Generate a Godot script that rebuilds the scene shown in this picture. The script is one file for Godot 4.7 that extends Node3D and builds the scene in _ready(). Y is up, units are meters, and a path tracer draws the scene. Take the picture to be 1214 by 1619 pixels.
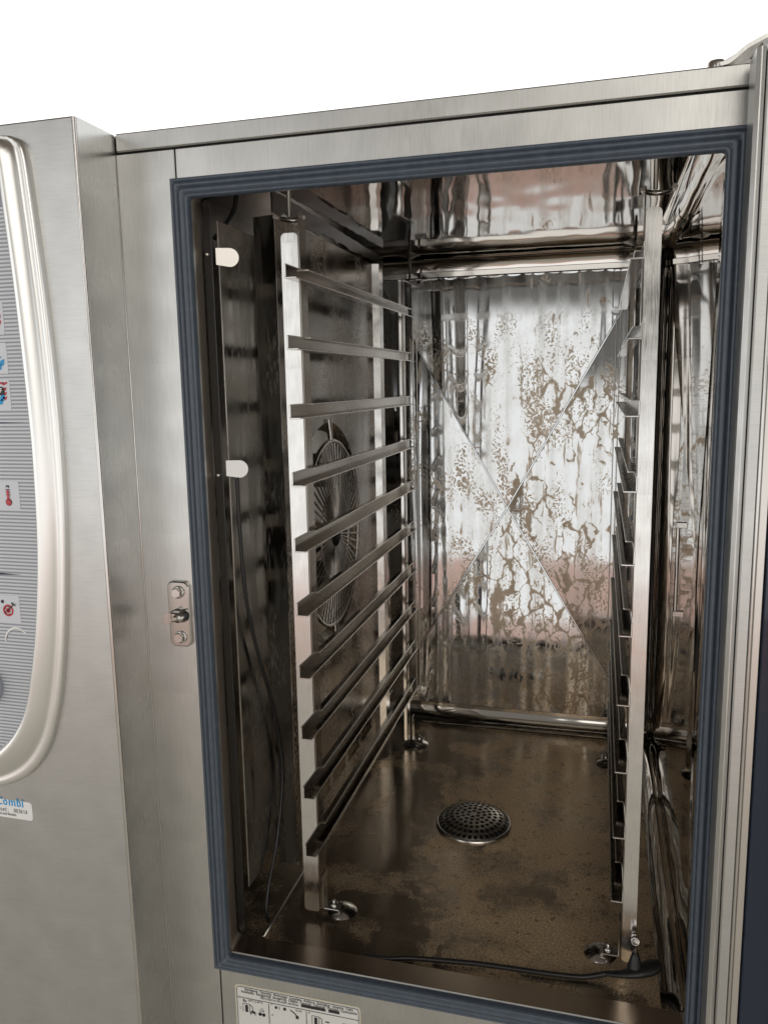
extends Node3D
# Open stainless steel combi oven seen from the front. Metres; origin at the outer top left corner of the door seal.

const W := 0.4731
const H := 0.7758
const FLOOR_Y := -0.765
const CEIL_Y := 0.018
const RIGHT_X := 0.462
const BACK_Z := -0.64
const CAB_Z := 0.0565
const GROUND_Y := -1.62

var M := {}
var used := {}

# ---------------------------------------------------------------- nodes
func numbered(called: String) -> String:
	if not used.has(called):
		used[called] = 0
		return called
	used[called] += 1
	return "%s_%03d" % [called, used[called]]

func thing(called: String, label: String, category: String, at := Vector3.ZERO, group := "") -> Node3D:
	var o := Node3D.new()
	o.name = numbered(called)
	add_child(o)
	o.position = at
	o.set_meta("label", label)
	o.set_meta("category", category)
	if group != "":
		o.set_meta("group", group)
	return o

func part(called: String, st: SurfaceTool, mat: Material, parent: Node3D, label := "") -> MeshInstance3D:
	st.generate_normals()
	var o := MeshInstance3D.new()
	o.name = called
	o.mesh = st.commit()
	o.material_override = mat
	parent.add_child(o, true)
	if label != "":
		o.set_meta("label", label)
	return o

func copy_part(src: MeshInstance3D, parent: Node3D, at: Vector3, turn := Vector3.ZERO) -> MeshInstance3D:
	var o := MeshInstance3D.new()
	o.name = String(src.name).rstrip("0123456789")
	o.mesh = src.mesh
	o.material_override = src.material_override
	parent.add_child(o, true)
	o.position = at
	o.rotation = turn
	return o

func structure(called: String, st: SurfaceTool, mat: Material) -> MeshInstance3D:
	var o := part(called, st, mat, self)
	o.set_meta("kind", "structure")
	return o

# ---------------------------------------------------------------- mesh helpers
func mb() -> SurfaceTool:
	var st := SurfaceTool.new()
	st.begin(Mesh.PRIMITIVE_TRIANGLES)
	return st

func uv_of(p: Vector3, n: Vector3) -> Vector2:
	var a := n.abs()
	if a.z >= a.x and a.z >= a.y:
		return Vector2(p.x, -p.y)
	if a.x >= a.y:
		return Vector2(p.z, -p.y)
	return Vector2(p.x, p.z)

func face(st: SurfaceTool, pts: Array, out: Vector3, sg := -1) -> void:
	var n: Vector3 = Vector3.ZERO
	for i in pts.size():
		var a: Vector3 = pts[i]
		var b: Vector3 = pts[(i + 1) % pts.size()]
		n += a.cross(b)
	var q := pts.duplicate()
	if n.dot(out) > 0.0:
		q.reverse()
	for i in range(1, q.size() - 1):
		for p in [q[0], q[i], q[i + 1]]:
			st.set_smooth_group(sg)
			st.set_uv(uv_of(p, n))
			st.add_vertex(p)

func box(st: SurfaceTool, lo: Vector3, hi: Vector3, b := 0.0) -> void:
	var c := (lo + hi) * 0.5
	var h := (hi - lo) * 0.5
	b = minf(b, minf(h.x, minf(h.y, h.z)) * 0.9)
	for ax in 3:
		var u := (ax + 1) % 3
		var v := (ax + 2) % 3
		for s in [-1.0, 1.0]:
			var f := []
			for k in [[-1, -1], [1, -1], [1, 1], [-1, 1]]:
				var p := Vector3.ZERO
				p[ax] = h[ax] * s
				p[u] = (h[u] - b) * k[0]
				p[v] = (h[v] - b) * k[1]
				f.append(c + p)
			var o := Vector3.ZERO
			o[ax] = s
			face(st, f, o)
	if b <= 0.0:
		return
	for ax in 3:
		var u := (ax + 1) % 3
		var v := (ax + 2) % 3
		for su in [-1.0, 1.0]:
			for sv in [-1.0, 1.0]:
				var f := []
				for k in [[-1, 0], [1, 0], [1, 1], [-1, 1]]:
					var p := Vector3.ZERO
					p[ax] = (h[ax] - b) * k[0]
					p[u] = (h[u] - (b if k[1] else 0.0)) * su
					p[v] = (h[v] - (0.0 if k[1] else b)) * sv
					f.append(c + p)
				var o := Vector3.ZERO
				o[u] = su
				o[v] = sv
				face(st, f, o)
	for sx in [-1.0, 1.0]:
		for sy in [-1.0, 1.0]:
			for sz in [-1.0, 1.0]:
				var s := Vector3(sx, sy, sz)
				face(st, [c + Vector3(h.x, h.y - b, h.z - b) * s, c + Vector3(h.x - b, h.y, h.z - b) * s, c + Vector3(h.x - b, h.y - b, h.z) * s], s)

func tube(st: SurfaceTool, pts: Array, r: float, n := 10, caps := true) -> void:
	var rings := []
	var up := Vector3.UP
	for i in pts.size():
		var t: Vector3 = (pts[mini(i + 1, pts.size() - 1)] - pts[maxi(i - 1, 0)]).normalized()
		if absf(t.dot(up)) > 0.95:
			up = Vector3.RIGHT if absf(t.x) < 0.9 else Vector3.BACK
		var x := up.cross(t).normalized()
		up = t.cross(x).normalized()
		var ring := []
		for k in n:
			var a := TAU * k / n
			ring.append(pts[i] + (x * cos(a) + up * sin(a)) * r)
		rings.append(ring)
	for i in rings.size() - 1:
		for k in n:
			var k2 := (k + 1) % n
			var f := [rings[i][k], rings[i][k2], rings[i + 1][k2], rings[i + 1][k]]
			face(st, f, (f[0] + f[1] + f[2] + f[3]) * 0.25 - (pts[i] + pts[i + 1]) * 0.5, 1)
	if caps:
		var e := pts.size() - 1
		face(st, rings[0], pts[0] - pts[1])
		face(st, rings[e], pts[e] - pts[e - 1])

# profile of (radius, height) turned about the axis through at along Y of basis b
func lathe(st: SurfaceTool, prof: Array, at: Vector3, b := Basis.IDENTITY, n := 24, sg := 1) -> void:
	for i in prof.size() - 1:
		for k in n:
			var f := []
			for q in [[i, k], [i, k + 1], [i + 1, k + 1], [i + 1, k]]:
				var a: float = TAU * (q[1] % n) / n
				var p: Vector2 = prof[q[0]]
				var v: Vector3 = at + b * Vector3(p.x * cos(a), p.y, p.x * sin(a))
				if f.is_empty() or not f[-1].is_equal_approx(v):
					f.append(v)
			if f.size() > 2 and f[0].is_equal_approx(f[-1]):
				f.pop_back()
			if f.size() < 3:
				continue
			var am := TAU * (k + 0.5) / n
			var d: Vector2 = prof[i + 1] - prof[i]
			face(st, f, b * Vector3(d.y * cos(am), -d.x, d.y * sin(am)), sg)

# closed polygon in the plane (U, V) through o, pulled along w
func prism(st: SurfaceTool, poly: Array, o: Vector3, U: Vector3, V: Vector3, w: Vector3, sg := -1) -> void:
	var pk := PackedVector2Array(poly)
	var area := 0.0
	for i in pk.size():
		area += pk[i].cross(pk[(i + 1) % pk.size()])
	var s := signf(area)
	for i in pk.size():
		var a := pk[i]
		var b := pk[(i + 1) % pk.size()]
		var d := b - a
		var out := (U * d.y - V * d.x) * s
		face(st, [o + U * a.x + V * a.y, o + U * b.x + V * b.y, o + U * b.x + V * b.y + w, o + U * a.x + V * a.y + w], out, sg)
	var t := Geometry2D.triangulate_polygon(pk)
	for i in range(0, t.size(), 3):
		var q := []
		for j in 3:
			q.append(o + U * pk[t[i + j]].x + V * pk[t[i + j]].y)
		face(st, q, -w)
		face(st, [q[0] + w, q[1] + w, q[2] + w], w)

# open polyline in the plane (U, V) pulled along w as a bent sheet, facing the given side
func bent(st: SurfaceTool, line: Array, o: Vector3, U: Vector3, V: Vector3, w: Vector3, side := 1.0, steps := 1) -> void:
	for i in line.size() - 1:
		var a: Vector2 = line[i]
		var b: Vector2 = line[i + 1]
		var d := b - a
		for k in steps:
			var w0 := w * (float(k) / steps)
			var w1 := w * (float(k + 1) / steps)
			face(st, [o + U * a.x + V * a.y + w0, o + U * b.x + V * b.y + w0, o + U * b.x + V * b.y + w1, o + U * a.x + V * a.y + w1], (V * d.x - U * d.y) * side, 1)

func arc2(c: Vector2, r: float, a0: float, a1: float, n: int) -> Array:
	var out := []
	for i in n + 1:
		var a := deg_to_rad(lerpf(a0, a1, float(i) / n))
		out.append(c + Vector2(cos(a), sin(a)) * r)
	return out

func round_rect(lo: Vector2, hi: Vector2, r: float, n := 5) -> Array:
	var out := []
	out.append_array(arc2(Vector2(hi.x - r, hi.y - r), r, 0, 90, n))
	out.append_array(arc2(Vector2(lo.x + r, hi.y - r), r, 90, 180, n))
	out.append_array(arc2(Vector2(lo.x + r, lo.y + r), r, 180, 270, n))
	out.append_array(arc2(Vector2(hi.x - r, lo.y + r), r, 270, 360, n))
	return out

func flat(poly: Array, z: float, thick := 0.0003) -> SurfaceTool:
	var st := mb()
	prism(st, poly, Vector3(0, 0, z), Vector3.RIGHT, Vector3.UP, Vector3(0, 0, thick))
	return st

func spline(pts: Array, per := 8) -> Array:
	var out := []
	for i in pts.size() - 1:
		var p0 = pts[maxi(i - 1, 0)]
		var p3 = pts[mini(i + 2, pts.size() - 1)]
		for k in per:
			out.append(pts[i].cubic_interpolate(pts[i + 1], p0, p3, float(k) / per))
	out.append(pts[-1])
	return out

func resample(pts: Array, n: int) -> Array:
	var acc := [0.0]
	for i in pts.size() - 1:
		acc.append(acc[-1] + pts[i].distance_to(pts[i + 1]))
	var out := []
	var j := 0
	for i in n:
		var d: float = acc[-1] * i / (n - 1)
		while j < pts.size() - 2 and acc[j + 1] < d:
			j += 1
		out.append(pts[j].lerp(pts[j + 1], clampf((d - acc[j]) / maxf(acc[j + 1] - acc[j], 1e-9), 0, 1)))
	return out

# ---------------------------------------------------------------- materials
func lin(r: float, g: float, b: float) -> Color:
	return Color(r, g, b).linear_to_srgb()

func noise(seed_: int, freq: float, kind := FastNoiseLite.TYPE_SIMPLEX_SMOOTH, oct := 4) -> FastNoiseLite:
	var n := FastNoiseLite.new()
	n.seed = seed_
	n.frequency = freq
	n.noise_type = kind
	n.fractal_octaves = oct
	n.fractal_type = FastNoiseLite.FRACTAL_FBM if oct > 1 else FastNoiseLite.FRACTAL_NONE
	return n

func mat(col: Color, rough: float, metal := 0.0) -> StandardMaterial3D:
	var m := StandardMaterial3D.new()
	m.albedo_color = col
	m.roughness = rough
	m.metallic = metal
	m.cull_mode = BaseMaterial3D.CULL_DISABLED
	return m

func tex(im: Image) -> ImageTexture:
	return ImageTexture.create_from_image(im)

# streaks run along u when along_u, else along v; tile covers `size` metres
func brushed_image(seed_: int, along_u: bool, lo: float, hi: float) -> Image:
	var n := 512
	var im := Image.create(n, n, false, Image.FORMAT_RGB8)
	var a := noise(seed_, 0.35, FastNoiseLite.TYPE_SIMPLEX, 3)
	var b := noise(seed_ + 7, 0.006, FastNoiseLite.TYPE_SIMPLEX_SMOOTH, 3)
	for y in n:
		for x in n:
			var s := float(x if along_u else y)
			var t := float(y if along_u else x)
			var v := 0.5 + 0.40 * a.get_noise_2d(s * 0.018, t) + 0.32 * b.get_noise_2d(x, y)
			v = lerpf(lo, hi, clampf(v, 0, 1))
			im.set_pixel(x, y, Color(v, v, v))
	return im

func steel(base: Color, rough: float, seed_: int, along_u: bool, aniso := 0.0, tile := 0.25, spread := 0.12) -> StandardMaterial3D:
	var m := mat(base, 1.0, 1.0)
	m.roughness_texture = tex(brushed_image(seed_, along_u, rough - spread, rough + spread))
	m.roughness_texture_channel = BaseMaterial3D.TEXTURE_CHANNEL_RED
	m.albedo_texture = tex(brushed_image(seed_ + 3, along_u, 0.91, 1.0))
	m.uv1_scale = Vector3(1 / tile, 1 / tile, 1)
	if aniso != 0.0:
		m.anisotropy_enabled = true
		m.anisotropy = aniso
	return m

func wave_image(seed_: int, fx: float, fy: float) -> Image:
	var n := 256
	var im := Image.create(n, n, false, Image.FORMAT_RF)
	var a := noise(seed_, 1.0, FastNoiseLite.TYPE_SIMPLEX_SMOOTH, 2)
	for y in n:
		for x in n:
			var v := 0.5 + 0.45 * a.get_noise_2d(fx * x / n, fy * y / n)
			im.set_pixel(x, y, Color(v, v, v))
	return im

# dried splashes on the rear panel: a branching net of brown residue and fine droplets on polished steel
func splash_maps() -> Array:
	var w := 768
	var h := 1408
	var col := Image.create(w, h, false, Image.FORMAT_RGB8)
	var orm := Image.create(w, h, false, Image.FORMAT_RGB8)
	var cell := noise(11, 1.0, FastNoiseLite.TYPE_CELLULAR, 1)
	cell.cellular_return_type = FastNoiseLite.RETURN_DISTANCE2_SUB
	cell.cellular_jitter = 1.0
	var dots := noise(12, 1.0, FastNoiseLite.TYPE_CELLULAR, 1)
	dots.cellular_return_type = FastNoiseLite.RETURN_DISTANCE
	var warp := noise(13, 1.0, FastNoiseLite.TYPE_SIMPLEX_SMOOTH, 3)
	var big := noise(14, 1.0, FastNoiseLite.TYPE_SIMPLEX_SMOOTH, 2)
	var fine := noise(15, 1.0, FastNoiseLite.TYPE_SIMPLEX_SMOOTH, 3)
	for y in h:
		for x in w:
			var mx := 0.42 * x / w
			var my := 0.75 * y / h
			var wx := mx + 0.006 * warp.get_noise_2d(mx * 38, my * 38)
			var wy := my + 0.008 * warp.get_noise_2d(mx * 38 + 40, my * 38 + 9)
			var reach := 0.9 * big.get_noise_2d(mx * 9 + 3, my * 4.5) + 0.9 * clampf((mx - 0.19) / 0.12, -0.3, 0.5) + 0.7 * clampf((my - 0.4) / 0.2, 0, 0.6) - 0.8 * clampf((0.15 - my) / 0.12, 0, 1)
			var f1 := fine.get_noise_2d(mx * 34, my * 18)
			var f2 := fine.get_noise_2d(mx * 130 + 70, my * 110)
			var d := cell.get_noise_2d(wx * 47, wy * 25) + 1.0
			# veins: branching ridges, joined to the cell net where the splash dried thickest
			var rid := absf(warp.get_noise_2d(wx * 30 + 17, wy * 15 + 3)) * 1.5 + 0.25 * absf(f2)
			d = lerpf(rid, d, clampf(0.5 + 1.6 * reach - 0.4, 0.15, 1.0)) if reach < 0.55 else minf(d, rid + 0.03)
			var thick := 0.070 + 0.12 * clampf(reach, -0.4, 0.7) + 0.20 * f1 + 0.04 * f2
			var on := clampf((thick - d) / 0.09, 0, 1) * clampf((reach + 0.35) / 0.3, 0, 1)
			# runs of residue that have drained straight down
			var run := fine.get_noise_2d(mx * 95 + 11 + 0.4 * f1, my * 5)
			on = maxf(on, clampf((run - 0.40) / 0.1, 0, 1) * clampf((f1 + reach * 0.5 + 0.1) / 0.3, 0, 1) * 0.8)
			# spatter
			var e := dots.get_noise_2d(wx * 250, wy * 200) + 1.0
			var dm := clampf(0.16 + 0.6 * big.get_noise_2d(mx * 16 + 20, my * 8) + 0.2 * f2, 0, 0.6)
			on = maxf(on, 0.9 * clampf((dm - e) / 0.12, 0, 1) * clampf((my - 0.05) / 0.05, 0, 1))
			var low := clampf((my - 0.62 + 0.12 * fine.get_noise_2d(mx * 24, my * 24)) / 0.06, 0, 1)
			on = maxf(on, low * clampf(0.20 + 1.2 * f2 + 0.8 * f1, 0, 0.55))
			var g := 0.5 + 0.5 * fine.get_noise_2d(mx * 300, my * 300)
			on *= 0.8 + 0.2 * g
			var reflection_streak := fine.get_noise_2d(mx * 40 + 3, my * 2.2 + 8)  # vertical streaks: soft reflections painted into the panel colour
			var film := clampf(0.16 * clampf(0.4 + 1.6 * f1, 0, 1) + 0.55 * clampf(reflection_streak + 0.12 + 0.15 * f2, 0, 0.6), 0, 0.5)  # thin residue film plus the painted reflection streaks
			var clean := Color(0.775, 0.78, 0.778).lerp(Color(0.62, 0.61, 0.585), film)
			var soil := Color(0.53, 0.47, 0.395).lerp(Color(0.62, 0.565, 0.49), g)
			col.set_pixel(x, y, clean.lerp(soil, on))
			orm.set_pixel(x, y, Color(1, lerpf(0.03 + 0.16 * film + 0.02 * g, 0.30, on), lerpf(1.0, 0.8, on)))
	return [tex(col), tex(orm)]

# baked-on grease and lime: two colours mixed by noise, with roughness following the matter
func soil_maps(seed_: int, w: int, h: int, sx: float, sy: float, fx: float, fy: float, a: Color, b: Color, c: Color, ra: float, rb: float, speck: float) -> Array:
	var col := Image.create(w, h, false, Image.FORMAT_RGB8)
	var orm := Image.create(w, h, false, Image.FORMAT_RGB8)
	var n1 := noise(seed_, 1.0, FastNoiseLite.TYPE_SIMPLEX_SMOOTH, 5)
	var n2 := noise(seed_ + 1, 1.0, FastNoiseLite.TYPE_SIMPLEX_SMOOTH, 3)
	for y in h:
		for x in w:
			var mx := sx * x / w
			var my := sy * y / h
			var q := n1.get_noise_2d(mx * fx, my * fy)
			var t := clampf(0.5 + 1.3 * n1.get_noise_2d(mx * fx + 0.5 * q, my * fy + 0.4 * q + 30), 0, 1)
			var s := clampf((n2.get_noise_2d(mx * 260, my * 260 * fy / fx) - 0.12) * 5.0, 0, 1) * speck * clampf(0.3 + 1.6 * n1.get_noise_2d(mx * 14 + 9, my * 8), 0, 1)
			var k := a.lerp(b, t).lerp(c, s)
			col.set_pixel(x, y, k)
			orm.set_pixel(x, y, Color(1, lerpf(lerpf(ra, rb, t), 0.5, s), lerpf(lerpf(1.0, 0.75, t), 0.5, s)))
	return [tex(col), tex(orm)]

# chamber floor: baked brown film with rust-amber scale towards the right and round the drain
func floor_maps() -> Array:
	var w := 832
	var h := 1024
	var col := Image.create(w, h, false, Image.FORMAT_RGB8)
	var orm := Image.create(w, h, false, Image.FORMAT_RGB8)
	var n1 := noise(201, 1.0, FastNoiseLite.TYPE_SIMPLEX_SMOOTH, 5)
	var n2 := noise(202, 1.0, FastNoiseLite.TYPE_SIMPLEX_SMOOTH, 4)
	for y in h:
		for x in w:
			# texture (u, v) = (x / 0.52, z / 0.64), repeated; z runs from 0 to -0.64
			var mx := 0.52 * x / w
			var mz := 0.64 * y / h - 0.64
			var q := n1.get_noise_2d(mx * 11, mz * 11)
			var d := Vector2(mx - 0.2205, mz + 0.312).length()
			var t := 0.42 + 1.5 * n1.get_noise_2d(mx * 9 + 0.6 * q + 5, mz * 9 + 30) + 0.5 * clampf((mx - 0.22) / 0.12, -0.7, 0.8) + 0.4 * clampf(1.0 - absf(d - 0.07) / 0.03, 0, 1)
			t = clampf(t, 0, 1)
			var gr := n2.get_noise_2d(mx * 330, mz * 330)
			var sc := clampf((gr + 0.35 * q - 0.02) * 4.0, 0, 1) * t
			var spot := clampf((n2.get_noise_2d(mx * 70 + 9, mz * 70) - 0.42) * 12.0, 0, 1)
			var k := Color(0.66, 0.61, 0.545).lerp(Color(0.80, 0.70, 0.575), t).lerp(Color(0.94, 0.84, 0.70), sc * 0.8).lerp(Color(0.48, 0.40, 0.32), spot * 0.6)
			k = k * (1.0 + 0.10 * gr)
			k.a = 1.0
			col.set_pixel(x, y, k)
			orm.set_pixel(x, y, Color(1, clampf(lerpf(0.20, 0.33, t) + 0.14 * sc + 0.06 * gr, 0.1, 1), lerpf(0.95, 0.62, t * 0.7 + 0.3 * sc)))
	return [tex(col), tex(orm)]

func mapped(maps: Array, sx: float, sy: float, ox := 0.0, oy := 0.0) -> StandardMaterial3D:
	var m := mat(Color.WHITE, 1.0, 1.0)
	m.albedo_texture = maps[0]
	m.roughness_texture = maps[1]
	m.roughness_texture_channel = BaseMaterial3D.TEXTURE_CHANNEL_GREEN
	m.metallic_texture = maps[1]
	m.metallic_texture_channel = BaseMaterial3D.TEXTURE_CHANNEL_BLUE
	m.uv1_scale = Vector3(1 / sx, 1 / sy, 1)
	m.uv1_offset = Vector3(ox, oy, 0)
	return m

func wavy(m: StandardMaterial3D, im: Image, cm: float) -> StandardMaterial3D:
	m.heightmap_enabled = true
	m.heightmap_texture = tex(im)
	m.heightmap_scale = cm
	return m

func make_materials() -> void:
	M.front = steel(lin(0.63, 0.625, 0.60), 0.34, 21, false, 0.5, 0.16, 0.07)
	M.cabinet = steel(lin(0.60, 0.60, 0.58), 0.38, 31, true, 0.3, 0.14, 0.05)
	M.side = steel(lin(0.60, 0.60, 0.58), 0.30, 41, false, 0.5, 0.16, 0.06)
	M.bezel = mat(lin(0.82, 0.815, 0.785), 0.30, 1.0)
	M.bright = steel(lin(0.62, 0.60, 0.57), 0.16, 61, false, 0.0, 0.12, 0.10)
	M.plain = mat(lin(0.62, 0.60, 0.57), 0.22, 1.0)
	M.wall = wavy(mat(lin(0.60, 0.57, 0.53), 0.035, 1.0), wave_image(74, 3, 1.2), 0.22)
	M.wall.uv1_scale = Vector3(1.5, 1.2, 1)
	M.mirror = wavy(mat(lin(0.62, 0.59, 0.55), 0.07, 1.0), wave_image(71, 5, 3), 0.05)
	M.mirror.uv1_scale = Vector3(2.2, 1.3, 1)
	M.ceiling = wavy(mat(lin(0.60, 0.57, 0.53), 0.05, 1.0), wave_image(72, 6, 4), 0.08)
	M.ceiling.uv1_scale = Vector3(2.0, 1.5, 1)
	M.dark = mat(lin(0.60, 0.57, 0.53), 0.28, 1.0)
	M.fan = mat(lin(0.52, 0.49, 0.45), 0.30, 1.0)
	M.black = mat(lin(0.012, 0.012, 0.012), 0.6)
	M.rubber = mat(lin(0.078, 0.100, 0.135), 0.34)
	var dust := Image.create(256, 256, false, Image.FORMAT_RGB8)
	var dn := noise(301, 0.045, FastNoiseLite.TYPE_SIMPLEX_SMOOTH, 4)
	var rng := RandomNumberGenerator.new()
	rng.seed = 77
	for y in 256:
		for x in 256:
			var v := 0.88 + 0.10 * dn.get_noise_2d(x, y) + 0.03 * rng.randf()
			dust.set_pixel(x, y, Color(v, v, v * 0.99))
	for i in 90:
		dust.set_pixel(rng.randi_range(0, 255), rng.randi_range(0, 255), Color(1, 1, 1))
	M.rubber = mat(lin(0.088, 0.113, 0.150), 0.33)
	M.rubber.albedo_texture = tex(dust)
	M.rubber.uv1_triplanar = true
	M.rubber.uv1_scale = Vector3(9, 9, 9)
	M.seal = mat(lin(0.010, 0.010, 0.010), 0.25)
	M.cable = mat(lin(0.012, 0.012, 0.013), 0.38)
	M.rail = steel(lin(0.33, 0.295, 0.255), 0.18, 81, true, 0.0, 0.15, 0.07)
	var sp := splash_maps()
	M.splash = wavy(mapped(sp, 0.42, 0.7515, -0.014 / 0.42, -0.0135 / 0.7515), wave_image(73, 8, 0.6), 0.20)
	M.floor = mapped(floor_maps(), 0.52, 0.64)
	M.baffle = mapped(soil_maps(111, 640, 768, 0.5, 0.75, 10, 4, Color(0.36, 0.33, 0.295), Color(0.50, 0.46, 0.41), Color(0.86, 0.82, 0.75), 0.14, 0.30, 1.3), 0.5, 0.75)
	M.panel = mapped(soil_maps(121, 256, 768, 0.12, 0.75, 26, 5, Color(0.62, 0.61, 0.585), Color(0.50, 0.485, 0.455), Color(0.74, 0.73, 0.70), 0.12, 0.26, 0.35), 0.12, 0.75)
	M.guard = mat(lin(0.52, 0.49, 0.45), 0.25, 1.0)
	M.glass = mat(lin(0.010, 0.018, 0.035), 0.05)
	M.white = mat(lin(0.78, 0.78, 0.77), 0.4)
	M.paper = mat(lin(0.66, 0.655, 0.62), 0.5)
	M.glue = mat(lin(0.60, 0.56, 0.42), 0.6)
	M.ink = mat(lin(0.015, 0.015, 0.017), 0.5)
	M.navy = mat(lin(0.012, 0.016, 0.04), 0.4)
	M.cyan = mat(lin(0.01, 0.30, 0.62), 0.4)
	M.red = mat(lin(0.50, 0.035, 0.05), 0.4)
	M.card = mat(lin(0.62, 0.64, 0.68), 0.35)
	M.grey = mat(lin(0.30, 0.32, 0.36), 0.35)
	var im := Image.create(4, 32, false, Image.FORMAT_RGB8)
	for y in 32:
		var k := smoothstep(0.12, 0.34, absf(fposmod(y / 32.0 + 0.5, 1.0) - 0.5))
		for x in 4:
			im.set_pixel(x, y, Color(0.56, 0.578, 0.60).lerp(Color(0.80, 0.815, 0.835), k))
	M.stripes = mat(Color.WHITE, 0.4)
	M.stripes.albedo_texture = tex(im)
	M.stripes.uv1_scale = Vector3(40, 1 / 0.0034, 1)
	var g := soil_maps(131, 256, 256, 1.0, 1.0, 6, 6, Color(0.84, 0.70, 0.65), Color(0.88, 0.75, 0.70), Color(0.78, 0.64, 0.59), 0.8, 0.9, 0.2)
	M.concrete = mat(Color(0.74, 0.72, 0.68), 0.9)
	M.canopy = mat(Color(0.42, 0.385, 0.35), 0.8)
	M.ground = mat(Color.WHITE, 0.9)
	M.ground.albedo_texture = g[0]

# ---------------------------------------------------------------- text and print
func lettering(text: String, mat_: Material, parent: Node3D, at: Vector3, height: float, width := 0.0, font := "Droid Sans", weight := 400) -> void:
	var f := SystemFont.new()
	f.font_names = PackedStringArray([font])
	f.font_weight = weight
	var t := TextMesh.new()
	t.text = text
	t.font = f
	t.font_size = 32
	t.pixel_size = height / 23.0
	t.depth = 0.0002
	t.curve_step = 2.0
	t.horizontal_alignment = HORIZONTAL_ALIGNMENT_LEFT
	t.vertical_alignment = VERTICAL_ALIGNMENT_BOTTOM
	var o := MeshInstance3D.new()
	o.name = "lettering"
	o.mesh = t
	o.material_override = mat_
	parent.add_child(o, true)
	o.position = at
	if width > 0.0:
		var b := t.get_aabb()
		if b.size.x > 0.0:
			o.scale.x = width / b.size.x

func disc(c: Vector2, r: float, n := 18) -> Array:
	var out := []
	for i in n:
		out.append(c + Vector2(cos(TAU * i / n), sin(TAU * i / n)) * r)
	return out

func ring_poly(st: SurfaceTool, c: Vector2, r0: float, r1: float, a0: float, a1: float, z: float, n := 20) -> void:
	var poly := arc2(c, r1, a0, a1, n)
	var inner := arc2(c, r0, a0, a1, n)
	inner.reverse()
	poly.append_array(inner)
	prism(st, poly, Vector3(0, 0, z), Vector3.RIGHT, Vector3.UP, Vector3(0, 0, 0.0003))

func stroke(st: SurfaceTool, pts: Array, wd: float, z: float) -> void:
	var l := []
	var r := []
	for i in pts.size():
		var t: Vector2 = (pts[mini(i + 1, pts.size() - 1)] - pts[maxi(i - 1, 0)]).normalized()
		var n := Vector2(-t.y, t.x) * wd * 0.5
		l.append(pts[i] + n)
		r.append(pts[i] - n)
	r.reverse()
	l.append_array(r)
	prism(st, l, Vector3(0, 0, z), Vector3.RIGHT, Vector3.UP, Vector3(0, 0, 0.0003))

# ---------------------------------------------------------------- oven
func loop_at(inset: float, rad: float) -> Array:
	return round_rect(Vector2(inset, -H + inset), Vector2(W - inset, -inset), maxf(rad * 0.42, 0.0004), 6)

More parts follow.
